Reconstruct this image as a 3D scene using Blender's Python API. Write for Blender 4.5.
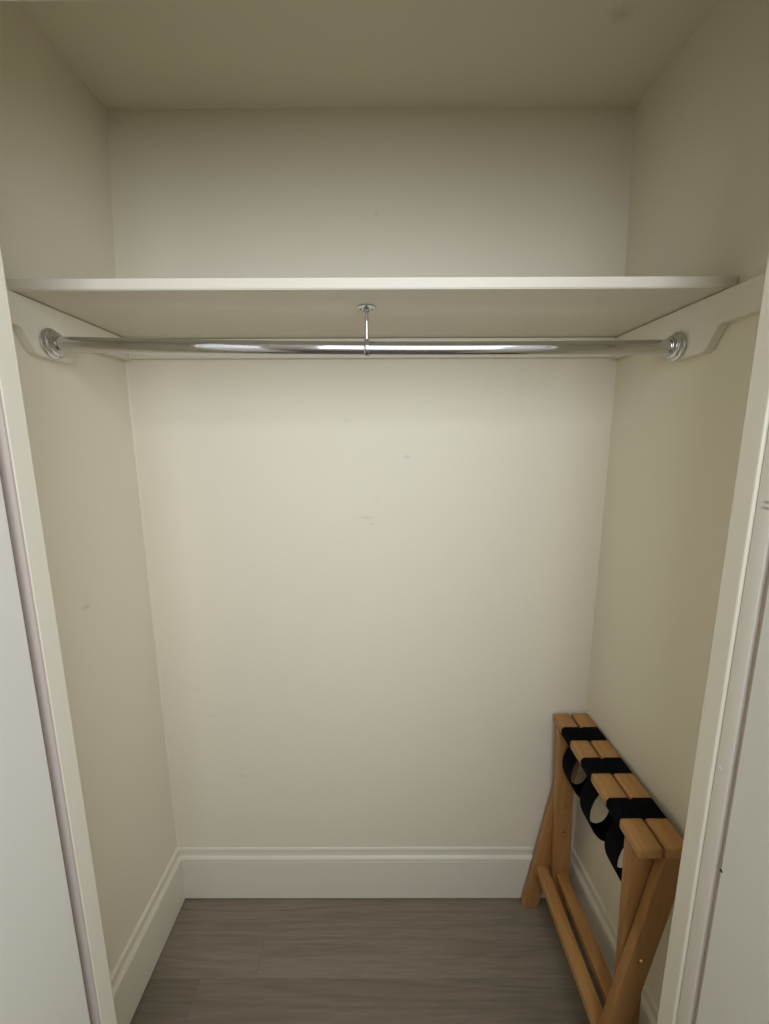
import bpy, bmesh, math, random
from mathutils import Vector, Matrix
random.seed(7)
for o in list(bpy.data.objects): bpy.data.objects.remove(o)
scn = bpy.context.scene
COL = scn.collection

# ------------------------------------------------------------------ camera
# metres; camera stands at y = 0 and looks towards +y, floor is z = 0
F_PX, PITCH, YAW, ROLL, EYE = 387.75, 0.1641, -0.0019, -0.0031, 1.4552
cam = bpy.data.cameras.new('camera'); cam.sensor_fit = 'VERTICAL'
cam.sensor_height = 24.0; cam.sensor_width = 24.0
cam.lens = F_PX / 1024 * 24.0; cam.clip_start = 0.01
co = bpy.data.objects.new('camera', cam); COL.objects.link(co)
fw = Vector((math.sin(YAW)*math.cos(PITCH), math.cos(YAW)*math.cos(PITCH), -math.sin(PITCH)))
rt = Vector((math.cos(YAW), -math.sin(YAW), 0)); up = rt.cross(fw)
r2 = math.cos(ROLL)*rt + math.sin(ROLL)*up; u2 = math.cos(ROLL)*up - math.sin(ROLL)*rt
co.matrix_world = Matrix(((r2.x, u2.x, -fw.x, 0), (r2.y, u2.y, -fw.y, 0), (r2.z, u2.z, -fw.z, EYE), (0, 0, 0, 1)))
scn.camera = co

# ------------------------------------------------------------------ light
w = bpy.data.worlds.new('world'); scn.world = w; w.use_nodes = True
w.node_tree.nodes['Background'].inputs[0].default_value = (0.78, 0.9, 1.0, 1)
w.node_tree.nodes['Background'].inputs[1].default_value = 0.6
ROOM_Y = -0.75                      # inner face of the window wall behind the camera
WINDOWS = [(-0.32, 1.4, 1.2, 2.6)]   # x0, x1, z0, z1
DAY = 14.0                          # watts per square metre of window
for k, (x0, x1, z0, z1) in enumerate(WINDOWS):
    a = bpy.data.lights.new('window_daylight', 'AREA'); a.shape = 'RECTANGLE'
    a.size = x1-x0; a.size_y = z1-z0; a.energy = DAY*(x1-x0)*(z1-z0)
    a.color = (0.92, 0.99, 1.15)
    lo = bpy.data.objects.new('window_daylight', a); COL.objects.link(lo)
    lo.location = ((x0+x1)/2, ROOM_Y-0.13, (z0+z1)/2); lo.rotation_euler = (math.radians(90), 0, 0)
vs = scn.view_settings
vs.view_transform = 'Standard'; vs.look = 'None'; vs.gamma = 1.0; vs.use_curve_mapping = False
vs.exposure = 0.0

# ------------------------------------------------------------------ materials
def new_mat(name, col, rough=0.5, metal=0.0, spec=0.5):
    m = bpy.data.materials.new(name); m.use_nodes = True
    b = m.node_tree.nodes['Principled BSDF']
    b.inputs['Base Color'].default_value = (*col, 1); b.inputs['Roughness'].default_value = rough
    b.inputs['Metallic'].default_value = metal; b.inputs['Specular IOR Level'].default_value = spec
    return m
def nd(m, t, **kw):
    n = m.node_tree.nodes.new(t)
    for k, v in kw.items(): setattr(n, k, v)
    return n
def lk(m, a, b): m.node_tree.links.new(a, b)
def mixc(m, fac, a, b):
    n = nd(m, 'ShaderNodeMix', data_type='RGBA')
    for s, v in ((0, fac), (6, a), (7, b)):
        if hasattr(v, 'is_linked'): lk(m, v, n.inputs[s])
        else: n.inputs[s].default_value = v if s == 0 else (*v, 1)
    return n.outputs[2]

def paint(name, col, rough=0.55, marks=(), bump=0.05, scale=60, dirt=(0.30, 0.27, 0.2), var=0.03):
    """Brushed/rolled paint: faint relief, faint colour drift and, where given, small scuffs.
    marks: (centre xyz, radii xyz, strength) in object space."""
    m = new_mat(name, col, rough, spec=0.35); b = m.node_tree.nodes['Principled BSDF']
    tc = nd(m, 'ShaderNodeTexCoord')
    n1 = nd(m, 'ShaderNodeTexNoise'); n1.inputs['Scale'].default_value = scale; n1.inputs['Detail'].default_value = 4
    lk(m, tc.outputs['Object'], n1.inputs['Vector'])
    bp = nd(m, 'ShaderNodeBump'); bp.inputs['Strength'].default_value = bump; bp.inputs['Distance'].default_value = 0.004
    lk(m, n1.outputs['Fac'], bp.inputs['Height']); lk(m, bp.outputs['Normal'], b.inputs['Normal'])
    n2 = nd(m, 'ShaderNodeTexNoise'); n2.inputs['Scale'].default_value = 2.2; n2.inputs['Detail'].default_value = 3
    lk(m, tc.outputs['Object'], n2.inputs['Vector'])
    c = mixc(m, n2.outputs['Fac'], tuple(x*(1-var) for x in col), tuple(min(1, x*(1+var)) for x in col))
    for (ctr, rad, st) in marks:
        s = nd(m, 'ShaderNodeVectorMath', operation='SUBTRACT'); lk(m, tc.outputs['Object'], s.inputs[0]); s.inputs[1].default_value = ctr
        d = nd(m, 'ShaderNodeVectorMath', operation='DIVIDE'); lk(m, s.outputs[0], d.inputs[0]); d.inputs[1].default_value = rad
        l = nd(m, 'ShaderNodeVectorMath', operation='LENGTH'); lk(m, d.outputs[0], l.inputs[0])
        n3 = nd(m, 'ShaderNodeTexNoise'); n3.inputs['Scale'].default_value = 1.6; n3.inputs['Detail'].default_value = 4
        lk(m, d.outputs[0], n3.inputs['Vector'])
        ad = nd(m, 'ShaderNodeMath', operation='MULTIPLY_ADD'); lk(m, n3.outputs['Fac'], ad.inputs[0]); ad.inputs[1].default_value = 0.8; lk(m, l.outputs['Value'], ad.inputs[2])
        mr = nd(m, 'ShaderNodeMapRange'); mr.inputs[1].default_value = 0.45; mr.inputs[2].default_value = 1.35
        mr.inputs[3].default_value = st; mr.inputs[4].default_value = 0.0
        lk(m, ad.outputs[0], mr.inputs[0]); c = mixc(m, mr.outputs[0], c, dirt)
    lk(m, c, b.inputs['Base Color'])
    return m

def wood(name, light, dark, axis, rough=0.45, scale=9.0, stretch=10.0, bump=0.08, per_object=0.12, ring=0.45, fine=0.6):
    """Grain stretched along one local axis; every object gets its own offset and tone."""
    m = new_mat(name, light, rough, spec=0.4); b = m.node_tree.nodes['Principled BSDF']
    tc = nd(m, 'ShaderNodeTexCoord'); oi = nd(m, 'ShaderNodeObjectInfo')
    off = nd(m, 'ShaderNodeVectorMath', operation='SCALE'); off.inputs[0].default_value = (13.1, 7.7, 5.3); lk(m, oi.outputs['Random'], off.inputs['Scale'])
    ad = nd(m, 'ShaderNodeVectorMath', operation='ADD'); lk(m, tc.outputs['Object'], ad.inputs[0]); lk(m, off.outputs[0], ad.inputs[1])
    sc = [1.0]*3; sc[axis] = 1.0/stretch
    mp = nd(m, 'ShaderNodeVectorMath', operation='MULTIPLY'); lk(m, ad.outputs[0], mp.inputs[0]); mp.inputs[1].default_value = sc
    na = nd(m, 'ShaderNodeTexNoise'); na.inputs['Scale'].default_value = scale; na.inputs['Detail'].default_value = 2; na.inputs['Distortion'].default_value = 0.6
    lk(m, mp.outputs[0], na.inputs['Vector'])
    mu = nd(m, 'ShaderNodeMath', operation='MULTIPLY'); lk(m, na.outputs['Fac'], mu.inputs[0]); mu.inputs[1].default_value = 14.0
    fr = nd(m, 'ShaderNodeMath', operation='PINGPONG'); lk(m, mu.outputs[0], fr.inputs[0]); fr.inputs[1].default_value = 1.0
    nb = nd(m, 'ShaderNodeTexNoise'); nb.inputs['Scale'].default_value = scale*14; nb.inputs['Detail'].default_value = 5
    lk(m, mp.outputs[0], nb.inputs['Vector'])
    avg = nd(m, 'ShaderNodeMath', operation='MULTIPLY_ADD'); lk(m, fr.outputs[0], avg.inputs[0]); avg.inputs[1].default_value = ring
    h = nd(m, 'ShaderNodeMath', operation='MULTIPLY'); lk(m, nb.outputs['Fac'], h.inputs[0]); h.inputs[1].default_value = fine
    lk(m, h.outputs[0], avg.inputs[2])
    c = mixc(m, avg.outputs[0], dark, light)
    hv = nd(m, 'ShaderNodeHueSaturation'); lk(m, c, hv.inputs['Color'])
    va = nd(m, 'ShaderNodeMapRange'); va.inputs[3].default_value = 1-per_object; va.inputs[4].default_value = 1+per_object
    lk(m, oi.outputs['Random'], va.inputs[0]); lk(m, va.outputs[0], hv.inputs['Value'])
    lk(m, hv.outputs[0], b.inputs['Base Color'])
    bp = nd(m, 'ShaderNodeBump'); bp.inputs['Strength'].default_value = bump; bp.inputs['Distance'].default_value = 0.002
    lk(m, avg.outputs[0], bp.inputs['Height']); lk(m, bp.outputs['Normal'], b.inputs['Normal'])
    return m

CREAM = (0.822, 0.752, 0.582)
GLOSS = (0.80, 0.742, 0.595)
M = {}
M['wall_back'] = paint('cream_wall_paint_scuffed', CREAM, marks=[
    ((0.059, 1.05, 1.431), (0.013, 0.05, 0.006), 0.32), ((-0.052, 1.05, 1.265), (0.026, 0.05, 0.008), 0.22),
    ((-0.037, 1.05, 1.248), (0.011, 0.05, 0.005), 0.20), ((-0.025, 1.05, 1.317), (0.013, 0.05, 0.005), 0.12),
    ((-0.103, 1.05, 1.525), (0.016, 0.05, 0.005), 0.12), ((-0.523, 1.05, 0.661), (0.03, 0.05, 0.006), 0.14), ((-0.443, 1.05, 0.454), (0.02, 0.05, 0.006), 0.16),
    ((-0.564, 1.05, 0.747), (0.02, 0.05, 0.005), 0.12), ((-0.02, 1.05, 2.017), (0.006, 0.05, 0.006), 0.25)])
M['wall_left'] = paint('cream_wall_paint_left', CREAM, marks=[((-0.67, 0.82, 1.106), (0.05, 0.016, 0.008), 0.35), ((-0.66, 0.75, 1.896), (0.05, 0.01, 0.008), 0.4)])
M['wall_right'] = paint('cream_wall_paint_right', CREAM)
M['ceiling'] = paint('cream_ceiling_paint', CREAM, marks=[((0.435, 0.852, 2.24), (0.030, 0.022, 0.05), 0.38)], dirt=(0.45, 0.38, 0.24))
M['room'] = paint('room_wall_paint', (0.80, 0.76, 0.67))
M['gloss'] = paint('cream_gloss_paint', GLOSS, rough=0.35, bump=0.03, scale=90)
M['shelf'] = paint('cream_shelf_paint', (0.71, 0.65, 0.52), rough=0.38, bump=0.03, scale=70)
M['door'] = paint('white_door_paint', (0.79, 0.757, 0.655), rough=0.45, bump=0.03)
M['door_bead'] = paint('white_bead_paint_scuffed', (0.80, 0.735, 0.63), rough=0.45, bump=0.03, dirt=(0.1, 0.09, 0.08), marks=[
    ((0.4765, 0.4805, 1.3865), (0.05, 0.007, 0.0026), 0.75), ((0.4765, 0.4800, 1.379), (0.05, 0.009, 0.0026), 0.8)])
M['edge'] = paint('pinkish_primer', (0.60, 0.505, 0.43), rough=0.6)
M['caulk'] = paint('caulk', (0.80, 0.73, 0.565), rough=0.5)
M['void'] = new_mat('dark_gap', (0.06, 0.045, 0.03), 0.9)
M['plank'] = wood('grey_brown_plank', (0.285, 0.236, 0.172), (0.142, 0.114, 0.08), 0, rough=0.5, scale=13.0, stretch=16.0, per_object=0.15, ring=0.3, fine=0.85)
M['subfloor'] = new_mat('pale_joint', (0.30, 0.26, 0.21), 0.9)
M['rack'] = wood('honey_beech_u', (0.54, 0.285, 0.10), (0.37, 0.18, 0.055), 1, rough=0.38, scale=14.0, stretch=12.0, per_object=0.06)
M['rack_z'] = wood('honey_beech_z', (0.47, 0.238, 0.08), (0.31, 0.145, 0.044), 2, rough=0.38, scale=14.0, stretch=12.0, per_object=0.06)
M['strap'] = new_mat('black_webbing', (0.0035, 0.0035, 0.005), 0.9, spec=0.08)
mm = M['strap']; tc = nd(mm, 'ShaderNodeTexCoord'); wv = nd(mm, 'ShaderNodeTexWave'); wv.inputs['Scale'].default_value = 180
lk(mm, tc.outputs['Object'], wv.inputs['Vector']); bp = nd(mm, 'ShaderNodeBump'); bp.inputs['Strength'].default_value = 0.3; bp.inputs['Distance'].default_value = 0.001
lk(mm, wv.outputs['Fac'], bp.inputs['Height']); lk(mm, bp.outputs['Normal'], mm.node_tree.nodes['Principled BSDF'].inputs['Normal'])
M['chrome'] = new_mat('polished_chrome', (0.60, 0.60, 0.61), 0.06, 1.0)
mm = M['chrome']; tc = nd(mm, 'ShaderNodeTexCoord'); nz = nd(mm, 'ShaderNodeTexNoise'); nz.inputs['Scale'].default_value = 25
lk(mm, tc.outputs['Object'], nz.inputs['Vector']); mr = nd(mm, 'ShaderNodeMapRange'); mr.inputs[3].default_value = 0.03; mr.inputs[4].default_value = 0.12
lk(mm, nz.outputs['Fac'], mr.inputs[0]); lk(mm, mr.outputs[0], mm.node_tree.nodes['Principled BSDF'].inputs['Roughness'])
M['brass'] = new_mat('brass', (0.62, 0.42, 0.18), 0.3, 1.0)
M['dark_dot'] = new_mat('dark_screw_hole', (0.04, 0.035, 0.03), 0.8)
M['white_frame'] = paint('white_window_paint', (0.8, 0.8, 0.78), rough=0.4)

# ------------------------------------------------------------------ helpers
def link(name, bm, mat, parent=None, smooth=False):
    bmesh.ops.recalc_face_normals(bm, faces=bm.faces)
    me = bpy.data.meshes.new(name); bm.to_mesh(me); bm.free()
    me.materials.append(mat)
    if smooth:
        for p in me.polygons: p.use_smooth = True
    o = bpy.data.objects.new(name, me); COL.objects.link(o)
    if parent: o.parent = parent
    return o
def auto_smooth(o, ang=35):
    me = o.data
    for p in me.polygons: p.use_smooth = True
    me.set_sharp_from_angle(angle=math.radians(ang))
    return o
def box_bm(x0, x1, y0, y1, z0, z1, bev=0.0, seg=2, bm=None):
    b = bmesh.new()
    bmesh.ops.create_cube(b, size=1)
    for v in b.verts:
        v.co = Vector(((x0+x1)/2 + v.co.x*(x1-x0), (y0+y1)/2 + v.co.y*(y1-y0), (z0+z1)/2 + v.co.z*(z1-z0)))
    if bev > 0: bmesh.ops.bevel(b, geom=b.edges[:], offset=bev, segments=seg, profile=0.5, affect='EDGES')
    if bm is None: return b
    me = bpy.data.meshes.new('tmp'); b.to_mesh(me); b.free(); bm.from_mesh(me); bpy.data.meshes.remove(me)
    return bm
def prism_bm(pts, vec, bev=0.0, seg=2):
    """closed polygon (3D points) swept along vec"""
    b = bmesh.new()
    vs_ = [b.verts.new(p) for p in pts]; f = b.faces.new(vs_)
    r = bmesh.ops.extrude_face_region(b, geom=[f])
    bmesh.ops.translate(b, vec=Vector(vec), verts=[e for e in r['geom'] if isinstance(e, bmesh.types.BMVert)])
    bmesh.ops.recalc_face_normals(b, faces=b.faces)
    if bev > 0: bmesh.ops.bevel(b, geom=b.edges[:], offset=bev, segments=seg, profile=0.5, affect='EDGES')
    return b
def hull_bm(corners):
    """8 corners: 4 bottom then 4 top, same winding"""
    b = bmesh.new(); v = [b.verts.new(c) for c in corners]
    for f in ((0, 3, 2, 1), (4, 5, 6, 7), (0, 1, 5, 4), (1, 2, 6, 5), (2, 3, 7, 6), (3, 0, 4, 7)): b.faces.new([v[i] for i in f])
    return b
def lathe_bm(prof, origin, axis, seg=32):
    """prof: (radius, distance along axis)"""
    axis = Vector(axis).normalized(); a = axis.orthogonal().normalized(); c = axis.cross(a)
    b = bmesh.new(); rings = []
    for r, t in prof:
        rings.append([b.verts.new(Vector(origin) + axis*t + (a*math.cos(2*math.pi*i/seg) + c*math.sin(2*math.pi*i/seg))*max(r, 1e-5)) for i in range(seg)])
    for r0, r1 in zip(rings, rings[1:]):
        for i in range(seg): b.faces.new((r0[i], r0[(i+1) % seg], r1[(i+1) % seg], r1[i]))
    b.faces.new(rings[0]); b.faces.new(rings[-1])
    return b
def empty(name, loc=(0, 0, 0)):
    o = bpy.data.objects.new(name, None); COL.objects.link(o); o.location = loc; o.empty_display_size = 0.05
    return o
def tag(o, label, cat, group=None):
    o['label'] = label; o['category'] = cat
    if group: o['group'] = group
    return o
def struct(o, label=None):
    o['kind'] = 'structure'
    if label: o['label'] = label
    return o
def adopt(child, parent):
    """children are modelled in world space; move them into the parent's frame"""
    child.parent = parent; child.matrix_parent_inverse = parent.matrix_world.inverted()
    return child

# ------------------------------------------------------------------ closet shell
BACK, CEIL = 1.05, 2.2395
XL, ZS, ZT = -0.6696, 1.729, 1.748            # left wall plane, shelf underside, shelf top
K = 0.90                                       # size of the opening (and its distance), scaled about the sight lines measured in the photo
FRONT = 0.584*K                                # closet-side face of the partition with the opening
ROOM_FRONT = 0.41
def xr(y, s=0.0): return 0.5990 + (BACK - y)*0.055 + s       # the right wall runs slightly out towards the front
RX0, RX1, RCEIL = -1.9, 2.1, 2.75

struct(link('wall_back', box_bm(-0.78, 0.76, BACK, BACK+0.1, 0, 2.75), M['wall_back']), 'cream painted back wall of the closet')
# side walls: upright below the shelf, leaning in a touch above it
b = bmesh.new()
def side_wall(pts_low, pts_mid, pts_mid2, pts_top, outer):
    b = bmesh.new(); rows = [[b.verts.new(p) for p in r] for r in (pts_low, pts_mid, pts_mid2, pts_top)]
    outs = [[b.verts.new((outer, p[1], p[2])) for p in r] for r in (pts_low, pts_mid, pts_mid2, pts_top)]
    for i in range(3):
        b.faces.new((rows[i][0], rows[i][1], rows[i+1][1], rows[i+1][0]))
        b.faces.new((outs[i][0], outs[i][1], outs[i+1][1], outs[i+1][0]))
        for k in (0, 1): b.faces.new((rows[i][k], rows[i+1][k], outs[i+1][k], outs[i][k]))
    for i in (0, 3): b.faces.new((rows[i][0], rows[i][1], outs[i][1], outs[i][0]))
    return b
struct(link('wall_left', side_wall([(XL, FRONT, 0), (XL, BACK, 0)], [(XL, FRONT, ZS), (XL, BACK, ZS)],
    [(XL-0.008, FRONT, ZT), (XL-0.008, BACK, ZT)], [(XL+0.018, FRONT, CEIL), (XL+0.018, BACK, CEIL)], -0.78), M['wall_left']), 'cream painted left side wall of the closet')
struct(link('wall_right', side_wall([(xr(FRONT), FRONT, 0), (xr(BACK), BACK, 0)], [(xr(FRONT), FRONT, ZS), (xr(BACK), BACK, ZS)],
    [(xr(FRONT)+.005, FRONT, ZT), (xr(BACK)+.005, BACK, ZT)], [(xr(FRONT)-.012, FRONT, CEIL), (xr(BACK)-.012, BACK, CEIL)], 0.76), M['wall_right']), 'cream painted right side wall of the closet')
struct(link('ceiling', box_bm(-0.78, 0.76, FRONT, BACK, CEIL, RCEIL), M['ceiling']), 'cream closet ceiling with a faint round stain')

# partition with the closet opening: stops inside, rebate on the room side
OX, HEAD = 0.525*K, EYE + 0.5522*K
REB, SY0, SY1 = 0.566*K, 0.5495*K, FRONT-0.001
pb = bmesh.new()
box_bm(RX0, -REB, ROOM_FRONT, FRONT, 0, RCEIL, bm=pb); box_bm(REB, RX1, ROOM_FRONT, FRONT, 0, RCEIL, bm=pb)
box_bm(-REB, REB, ROOM_FRONT, FRONT, HEAD+0.012, RCEIL, bm=pb)
struct(link('wall_front', pb, M['room']), 'painted partition around the closet opening')
struct(link('trim_1', box_bm(-REB, -OX, SY0, SY1, 0, HEAD, 0.002), M['gloss']), 'cream upright door stop at the left of the closet opening')
struct(link('trim_2', box_bm(OX, REB, SY0, SY1, 0, HEAD, 0.002), M['gloss']), 'cream upright door stop at the right of the closet opening')
struct(link('trim_3', box_bm(-REB, REB, SY0, SY1, HEAD, HEAD+0.012, 0.002), M['gloss']), 'cream head stop over the closet opening')
# bare primed strip of the rebate, seen in the gap beside the left door
struct(link('trim_4', box_bm(-REB, -OX-0.0005, SY0-0.003, SY0, 0.004, HEAD), M['edge']), 'pinkish primed strip beside the left door stop')
# caulk bead running down the left back corner
cb = bmesh.new()
prof = [(XL, BACK), (XL+0.004, BACK), (XL+0.0016, BACK-0.0016), (XL, BACK-0.004)]
struct(link('trim_5', prism_bm([(x, y, 0.19) for x, y in prof], (0, 0, ZS-0.05-0.19)), M['caulk']), 'pale caulk bead in the left back corner')

# double doors of the closet, standing open at right angles
DT = HEAD - 0.012
d1 = empty('door_1', (-0.545*K, 0.2, 0)); struct(d1, 'white closet door leaf standing open on the left')
bpy.context.view_layer.update()
adopt(link('leaf', box_bm(-REB+0.002, -0.528*K, -0.19, 0.533*K, 0.012, DT, 0.0015), M['door']), d1)
d2 = empty('door_2', (0.545*K, 0.2, 0)); struct(d2, 'white closet door leaf standing open on the right')
bpy.context.view_layer.update()
adopt(link('leaf', box_bm(0.528*K, REB-0.002, 0.012, 0.5126*K, 0.012, DT, 0.0015), M['door']), d2)
adopt(auto_smooth(link('edge_bead', box_bm(0.5295*K, REB-0.002, 0.5240*K, 0.5490*K, 0.012, DT, 0.0018, 3), M['door_bead'])), d2)
adopt(link('tongue', box_bm(0.536*K, 0.556*K, 0.5115*K, 0.5245*K, 0.014, DT-0.002), M['edge']), d2)
adopt(auto_smooth(link('screw_hole', lathe_bm([(0.0022, 0), (0.0022, 0.0008), (0.0012, 0.0014)], (0.528*K, 0.460, 0.862), (-1, 0, 0), 12), M['dark_dot'])), d2)
adopt(auto_smooth(link('filled_screw', lathe_bm([(0.0045, 0), (0.0045, 0.0005), (0.003, 0.0008)], (0.5295*K, 0.4875, 1.002), (-1, 0, 0), 16), M['door_bead'])), d2)

# baseboards: flat board, bead, cove and rounded top; a dark gap at the floor
def base_profile(t=0.013):
    return [(0, 0.0055), (t, 0.0055), (t, 0.1445), (t-0.004, 0.1475), (t+0.0015, 0.1495), (t+0.003, 0.1555), (t+0.001, 0.162), (t-0.004, 0.166), (max(t-0.0065, 0.002), 0.177), (max(t-0.0055, 0.0025), 0.181), (t-0.004, 0.186), (max(t-0.006, 0.002), 0.192), (0, 0.194)]
P = base_profile()
struct(auto_smooth(link('baseboard_back', prism_bm([(XL, BACK-d, z) for d, z in base_profile(0.0075)], (xr(BACK)-XL, 0, 0)), M['gloss']), 40), 'cream moulded baseboard along the back wall')
struct(auto_smooth(link('baseboard_left', prism_bm([(XL+d, FRONT, z) for d, z in P], (0, BACK-FRONT, 0)), M['gloss']), 40), 'cream moulded baseboard along the left wall')
struct(auto_smooth(link('baseboard_right', prism_bm([(xr(FRONT)-d, FRONT, z) for d, z in P], (xr(BACK)-xr(FRONT), BACK-FRONT, 0)), M['gloss']), 40), 'cream moulded baseboard along the right wall')

# floor: rows of planks running across, each plank its own piece
fl = struct(link('floor', box_bm(RX0, RX1, ROOM_Y, BACK, -0.05, -0.006), M['subfloor']), 'grey brown wood plank floor')
ROW = 0.1295
PL = 1.22
def plank(x0, x1, y0, y1):
    g = 0.00015
    b = hull_bm([(-(x1-x0)/2+g, -(y1-y0)/2+g, -0.006), ((x1-x0)/2-g, -(y1-y0)/2+g, -0.006), ((x1-x0)/2-g, (y1-y0)/2-g, -0.006), (-(x1-x0)/2+g, (y1-y0)/2-g, -0.006),
                 (-(x1-x0)/2+g, -(y1-y0)/2+g, 0), ((x1-x0)/2-g, -(y1-y0)/2+g, 0), ((x1-x0)/2-g, (y1-y0)/2-g, 0), (-(x1-x0)/2+g, (y1-y0)/2-g, 0)])
    top = [e for e in b.edges if all(v.co.z > -0.001 for v in e.verts)]
    bmesh.ops.bevel(b, geom=top, offset=0.0006, segments=1, affect='EDGES')
    o = link('plank', b, M['plank'], fl); o.location = ((x0+x1)/2, (y0+y1)/2, 0)
y1 = 0.981 + ROW; k = 0
joints = {0: 0.55, 1: -0.365, 2: -0.517}
while y1 > ROOM_Y:
    y0 = y1 - ROW
    lo, hi = (XL-0.01, xr(BACK)+0.03) if y1 > FRONT else (RX0, RX1)
    j = joints.get(k, random.uniform(-0.6, 0.6))
    xs = [j + n*PL for n in range(-3, 4)]
    for a, c in zip(xs, xs[1:]):
        a2, c2 = max(a, lo), min(c, hi)
        if c2 - a2 > 0.01: plank(a2, c2, max(y0, ROOM_Y), min(y1, BACK))
    y1 = y0; k += 1

# the room behind the camera
struct(link('wall_room_left', box_bm(RX0-0.1, RX0, ROOM_Y, ROOM_FRONT, 0, RCEIL), M['room']))
struct(link('wall_room_right', box_bm(RX1, RX1+0.1, ROOM_Y, ROOM_FRONT, 0, RCEIL), M['room']))
struct(link('ceiling_room', box_bm(RX0-0.1, RX1+0.1, ROOM_Y-0.1, FRONT, RCEIL, RCEIL+0.1), M['room']))
wb = bmesh.new(); xs = [RX0] + [v for wd in WINDOWS for v in wd[:2]] + [RX1]
for a, c in zip(xs[0::2], xs[1::2]): box_bm(a, c, ROOM_Y-0.1, ROOM_Y, 0, RCEIL, bm=wb)
for x0, x1, z0, z1 in WINDOWS:
    box_bm(x0, x1, ROOM_Y-0.1, ROOM_Y, 0, z0, bm=wb); box_bm(x0, x1, ROOM_Y-0.1, ROOM_Y, z1, RCEIL, bm=wb)
struct(link('wall_room_back', wb, M['room']))
for n, (x0, x1, z0, z1) in enumerate(WINDOWS):
    wn = struct(empty('window_%d' % (n+1), ((x0+x1)/2, ROOM_Y-0.05, z0)))
    bpy.context.view_layer.update()
    fb = bmesh.new(); t = 0.035
    for a, c, d, e in ((x0, x0+t, z0, z1), (x1-t, x1, z0, z1), (x0+t, x1-t, z0, z0+t), (x0+t, x1-t, z1-t, z1)):
        box_bm(a, c, ROOM_Y-0.07, ROOM_Y-0.03, d, e, bm=fb)
    adopt(link('window_frame', fb, M['white_frame']), wn)
    adopt(link('window_sill', box_bm(x0-0.04, x1+0.04, ROOM_Y, ROOM_Y+0.06, z0-0.03, z0, 0.004), M['white_frame']), wn)

# ------------------------------------------------------------------ shelf
SF = 0.732
sb = hull_bm([(XL+0.0005, SF, ZS), (xr(SF)-0.0012, SF, ZS), (xr(BACK)-0.002, BACK-0.0005, ZS), (XL+0.0005, BACK-0.0005, ZS),
              (XL+0.0005, SF, ZT), (xr(SF)-0.0012, SF, ZT), (xr(BACK)-0.002, BACK-0.0005, ZT), (XL+0.0005, BACK-0.0005, ZT)])
bmesh.ops.recalc_face_normals(sb, faces=sb.faces)
bmesh.ops.bevel(sb, geom=[e for e in sb.edges if all(v.co.y < SF+0.01 for v in e.verts)], offset=0.0015, segments=2, affect='EDGES')
tag(link('closet_shelf', sb, M['shelf']), 'cream painted closet shelf board above the chrome hanging rod', 'shelf')
CT = 0.018
poly = [(FRONT+0.001, ZS-0.0015), (FRONT+0.001, 1.672), (0.735, 1.672), (0.742, 1.668), (0.762, 1.634), (0.770, 1.6295), (0.846, 1.6295), (0.853, 1.634), (0.872, 1.668), (0.879, 1.672), (BACK-0.001, 1.678), (BACK-0.001, ZS-0.0015)]
struct(link('trim_6', prism_bm([(XL+0.0004, y, z) for y, z in poly], (CT, 0, 0), 0.001, 1), M['gloss']), 'cream shelf cleat with a stepped rod block on the left wall')
cr = prism_bm([(-0.0004, y, z) for y, z in poly], (-CT, 0, 0), 0.001, 1)
for v in cr.verts: v.co.x += xr(v.co.y)
struct(link('trim_7', cr, M['gloss']), 'cream shelf cleat with a stepped rod block on the right wall')
struct(link('trim_8', box_bm(XL+CT+0.001, xr(BACK)-CT-0.001, BACK-0.015, BACK-0.0004, 1.681, ZS-0.0012, 0.001, 1), M['gloss']), 'cream shelf cleat along the back wall')

# ------------------------------------------------------------------ rod
RR, MIDX = 0.0142, -0.036
XA, XB = XL+CT+0.0002, xr(0.831)-CT-0.0018
EA, EM, EB = Vector((XA, 0.800, 1.6575)), Vector((MIDX, 0.821, 1.6510)), Vector((XB, 0.831, 1.6555))   # ends and the slightly sagging middle
rod = tag(empty('closet_rod', EM), 'polished chrome hanging rod under the closet shelf', 'closet rod')
bpy.context.view_layer.update()
def rod_at(t):      # quadratic through the three points
    return EA*((t-0.5)*(t-1)*2) + EM*(-4*t*(t-1)) + EB*(2*t*(t-0.5))
def tube_bm(t0, t1, r, n=24, seg=40):
    b = bmesh.new(); rings = []
    for i in range(n+1):
        c = rod_at(t0+(t1-t0)*i/n)
        rings.append([b.verts.new((c.x, c.y+r*math.cos(2*math.pi*k_/seg), c.z+r*math.sin(2*math.pi*k_/seg))) for k_ in range(seg)])
    for r0, r1 in zip(rings, rings[1:]):
        for k_ in range(seg): b.faces.new((r0[k_], r0[(k_+1) % seg], r1[(k_+1) % seg], r1[k_]))
    b.faces.new(rings[0]); b.faces.new(rings[-1])
    return b
adopt(auto_smooth(link('tube', tube_bm(0.008, 0.992, RR), M['chrome'])), rod)
for e, s in ((EA, 1), (EB, -1)):
    f = adopt(auto_smooth(link('end_flange', lathe_bm([(0.0270, 0.0006), (0.0280, 0.002), (0.0280, 0.0040), (0.0262, 0.0055), (0.0238, 0.0060), (0.0230, 0.0075), (0.0230, 0.0105), (0.0214, 0.0120), (0.0188, 0.0126), (0.0180, 0.014), (0.0180, 0.0175), (0.0170, 0.0190), (0.0144, 0.0194)], e, (s, 0, 0), 48), M['chrome'])), rod)
    for ang in (60, 300):
        yy, zz = e.y + 0.0252*math.cos(math.radians(ang)), e.z + 0.0252*math.sin(math.radians(ang))
        adopt(auto_smooth(link('screw', lathe_bm([(0.0026, 0.0042), (0.0026, 0.0068), (0.0016, 0.0078)], (e.x, yy, zz), (s, 0, 0), 12), M['chrome'])), f)
MY, MZ = rod_at((MIDX-XA)/(XB-XA)).y, rod_at((MIDX-XA)/(XB-XA)).z
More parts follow.
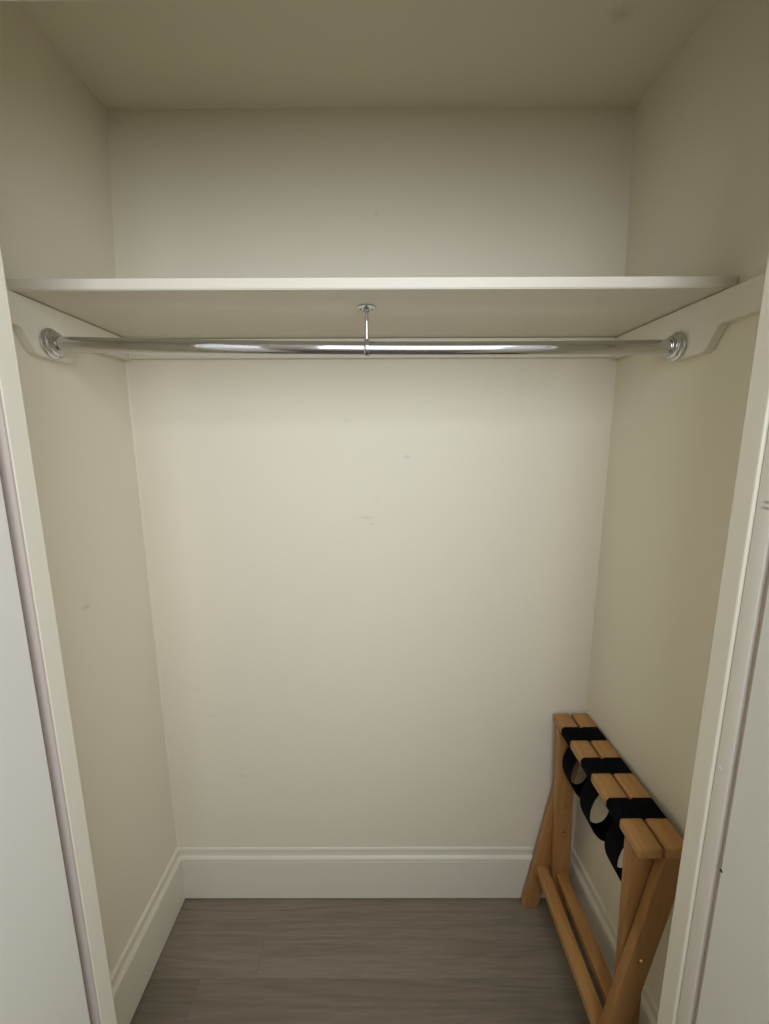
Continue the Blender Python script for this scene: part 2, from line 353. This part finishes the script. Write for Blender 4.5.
hb = adopt(auto_smooth(link('support_plate', lathe_bm([(0.0182, 0.0004), (0.0186, 0.001), (0.0186, 0.0022), (0.016, 0.0034), (0.008, 0.0042), (0.0062, 0.006), (0.0062, 0.010), (0.0045, 0.012)], (MIDX, MY, ZS), (0, 0, -1), 36), M['chrome'])), rod)
for dx in (-0.0115, 0.0115):
    adopt(auto_smooth(link('screw', lathe_bm([(0.0033, 0.0015), (0.0033, 0.0042), (0.002, 0.0056)], (MIDX+dx, MY, ZS), (0, 0, -1), 12), M['chrome'])), hb)
SL = ZS-MZ-RR
adopt(auto_smooth(link('support_stem', lathe_bm([(0.0036, 0.010), (0.0036, 0.026), (0.0046, 0.0265), (0.0046, 0.0295), (0.0036, 0.030), (0.0036, SL-0.004), (0.0055, SL-0.002), (0.0065, SL+0.002)], (MIDX, MY, ZS), (0, 0, -1), 20), M['chrome'])), rod)
adopt(auto_smooth(link('support_collar', lathe_bm([(RR+0.0002, -0.0055), (RR+0.0018, -0.005), (RR+0.0026, -0.0025), (RR+0.0026, 0.0025), (RR+0.0018, 0.005), (RR+0.0002, 0.0055)], (MIDX, MY, MZ), (1, 0, 0), 48), M['chrome'])), rod)

# ------------------------------------------------------------------ folding luggage rack
# local frame: y runs along the rails (0 = far end, negative = towards the room), x across, z up
rack = tag(empty('luggage_rack', (0.5475, 1.0385, 0)), 'folded wooden luggage rack with black straps leaning in the corner', 'luggage rack')
LEN = 0.395; SKEW = -0.002
rack.rotation_euler = (0, 0, -SKEW)
TOP = 0.676; RW, RT = 0.0475, 0.024
XA_T, XA_B = 0.0275, -0.088      # frame A: right rail, feet to the left
XB_T, XB_B = -0.0265, -0.003      # frame B: left rail, feet to the right
def rail(xc):
    return auto_smooth(link('rail', box_bm(xc-RW/2, xc+RW/2, -LEN, 0, TOP-RT, TOP, 0.004, 3), M['rack'], rack))
rail(XB_T); rail(XA_T)
LT, LW = 0.021, 0.052
def leg(xt, xb, y0, y1):
    zt, zb = TOP-RT+0.001, 0.0
    dx = (xb-xt); wv_ = LW/2
    b = bmesh.new()
    pts = [(xt-wv_, y0, zt), (xt+wv_, y0, zt), (xb+wv_, y0, zb+0.0), (xb-wv_, y0, zb)]
    b = prism_bm(pts, (0, y1-y0, 0))
    bmesh.ops.bevel(b, geom=[e for e in b.edges if abs((e.verts[0].co-e.verts[1].co).z) > 0.3], offset=0.004, segments=3, profile=0.5, affect='EDGES')
    foot = [v for v in b.verts if v.co.z < 0.01]
    return auto_smooth(link('leg', b, M['rack_z'], rack))
def axx(xt, xb, z): return xt + (xb-xt)*(TOP-RT-z)/(TOP-RT)
la0 = leg(XA_T, XA_B, -LT-0.001, -0.001)                 # far, outer
la1 = leg(XA_T, XA_B, -LEN+0.001, -LEN+0.001+LT)         # near, outer
lb0 = leg(XB_T, XB_B, -2*LT-0.003, -LT-0.003)            # far, inner
lb1 = leg(XB_T, XB_B, -LEN+LT+0.003, -LEN+2*LT+0.003)    # near, inner
def stretcher(xt, xb, zc, y0, y1):
    xc = axx(xt, xb, zc)
    return auto_smooth(link('stretcher', box_bm(xc-0.017, xc+0.017, y0, y1, zc-0.013, zc+0.013, 0.003, 2), M['rack'], rack))
stretcher(XA_T, XA_B, 0.152, -LEN+LT+0.0005, -LT-0.0005)
stretcher(XB_T, XB_B, 0.152, -LEN+2*LT+0.002, -2*LT-0.002)
zc = (TOP-RT) - (XA_T-XB_T)/((XB_B-XB_T)-(XA_B-XA_T))*(TOP-RT)
pv = axx(XA_T, XA_B, zc)
for (yy, d, par, z) in ((-LEN+0.001, -1, la1, zc), (-2*LT-0.003, -1, lb0, zc), (-2*LT-0.003, -1, lb0, zc-0.085)):
    big = z == zc
    xx = pv if big else axx(XB_T, XB_B, z)
    o = auto_smooth(link('pivot_bolt' if big else 'nail_hole', lathe_bm([(0.0062, 0.0), (0.0062, 0.001), (0.005, 0.003), (0.002, 0.0042)] if big else [(0.003, 0), (0.003, 0.0006), (0.001, 0.001)], (xx, yy, z), (0, d, 0), 20), M['brass'] if big else M['dark_dot'], par))
# webbing straps: over both rails, down the outer faces, slack hanging below in a loop
def strap(yc, w, drop, lean, belly):
    t = 0.0014
    l, r = XB_T-RW/2, XA_T+RW/2
    zb = TOP-RT-t
    cs = [(0.012, zb), (r-0.004, zb), (r+t, TOP-RT+0.004), (r+t, TOP-0.005), (r-0.004, TOP+t), (XA_T, TOP+t), (XA_T-RW/2+0.003, TOP+t), (0.0005, TOP-0.0035), (XB_T+RW/2-0.003, TOP+t), (XB_T, TOP+t), (l+0.004, TOP+t), (l-t, TOP-0.005), (l-t, TOP-RT+0.004), (l+0.004, zb), (-0.012, zb)]
    NH = len(cs)
    tear = [(-0.022, 0.14), (-0.038, 0.32), (-0.045, 0.52), (-0.040, 0.72), (-0.024, 0.90), (-0.002, 1.0), (0.020, 0.95), (0.033, 0.78), (0.034, 0.55), (0.026, 0.32), (0.016, 0.12)]
    cs += [(x*belly+lean*d, zb-d*drop) for x, d in tear]
    # smooth the hanging part
    head, tail = cs[:NH], cs[NH-1:]+[cs[0]]
    fine = []
    for i in range(len(tail)-1):
        p0 = tail[max(i-1, 0)]; p1 = tail[i]; p2 = tail[i+1]; p3 = tail[min(i+2, len(tail)-1)]
        for s in (0, .25, .5, .75):
            f = lambda a, b_, c, d: 0.5*((2*b_)+(-a+c)*s+(2*a-5*b_+4*c-d)*s*s+(-a+3*b_-3*c+d)*s**3)
            fine.append((f(p0[0], p1[0], p2[0], p3[0]), f(p0[1], p1[1], p2[1], p3[1])))
    path = head[:-1] + fine
    b = bmesh.new(); n = len(path); rows = []
    for i, (x, z) in enumerate(path):
        a = path[(i-1) % n]; c = path[(i+1) % n]
        tx, tz = c[0]-a[0], c[1]-a[1]; L = math.hypot(tx, tz) or 1; nx, nz = tz/L, -tx/L
        sag = max(0.0, (zb-z)/drop); yo = yc + lean*0.5*sag
        rows.append([b.verts.new((x+nx*s*t/2, yo+h*w/2, z+nz*s*t/2)) for s, h in ((1, -1), (1, 1), (-1, 1), (-1, -1))])
    for i in range(n):
        A, B = rows[i], rows[(i+1) % n]
        for k_ in range(4): b.faces.new((A[k_], A[(k_+1) % 4], B[(k_+1) % 4], B[k_]))
    return auto_smooth(link('strap', b, M['strap'], rack), 60)
strap(-0.084, 0.049, 0.160, 0.004, 0.95)
strap(-0.192, 0.047, 0.168, 0.000, 1.0)
strap(-0.307, 0.048, 0.160, -0.003, 1.0)
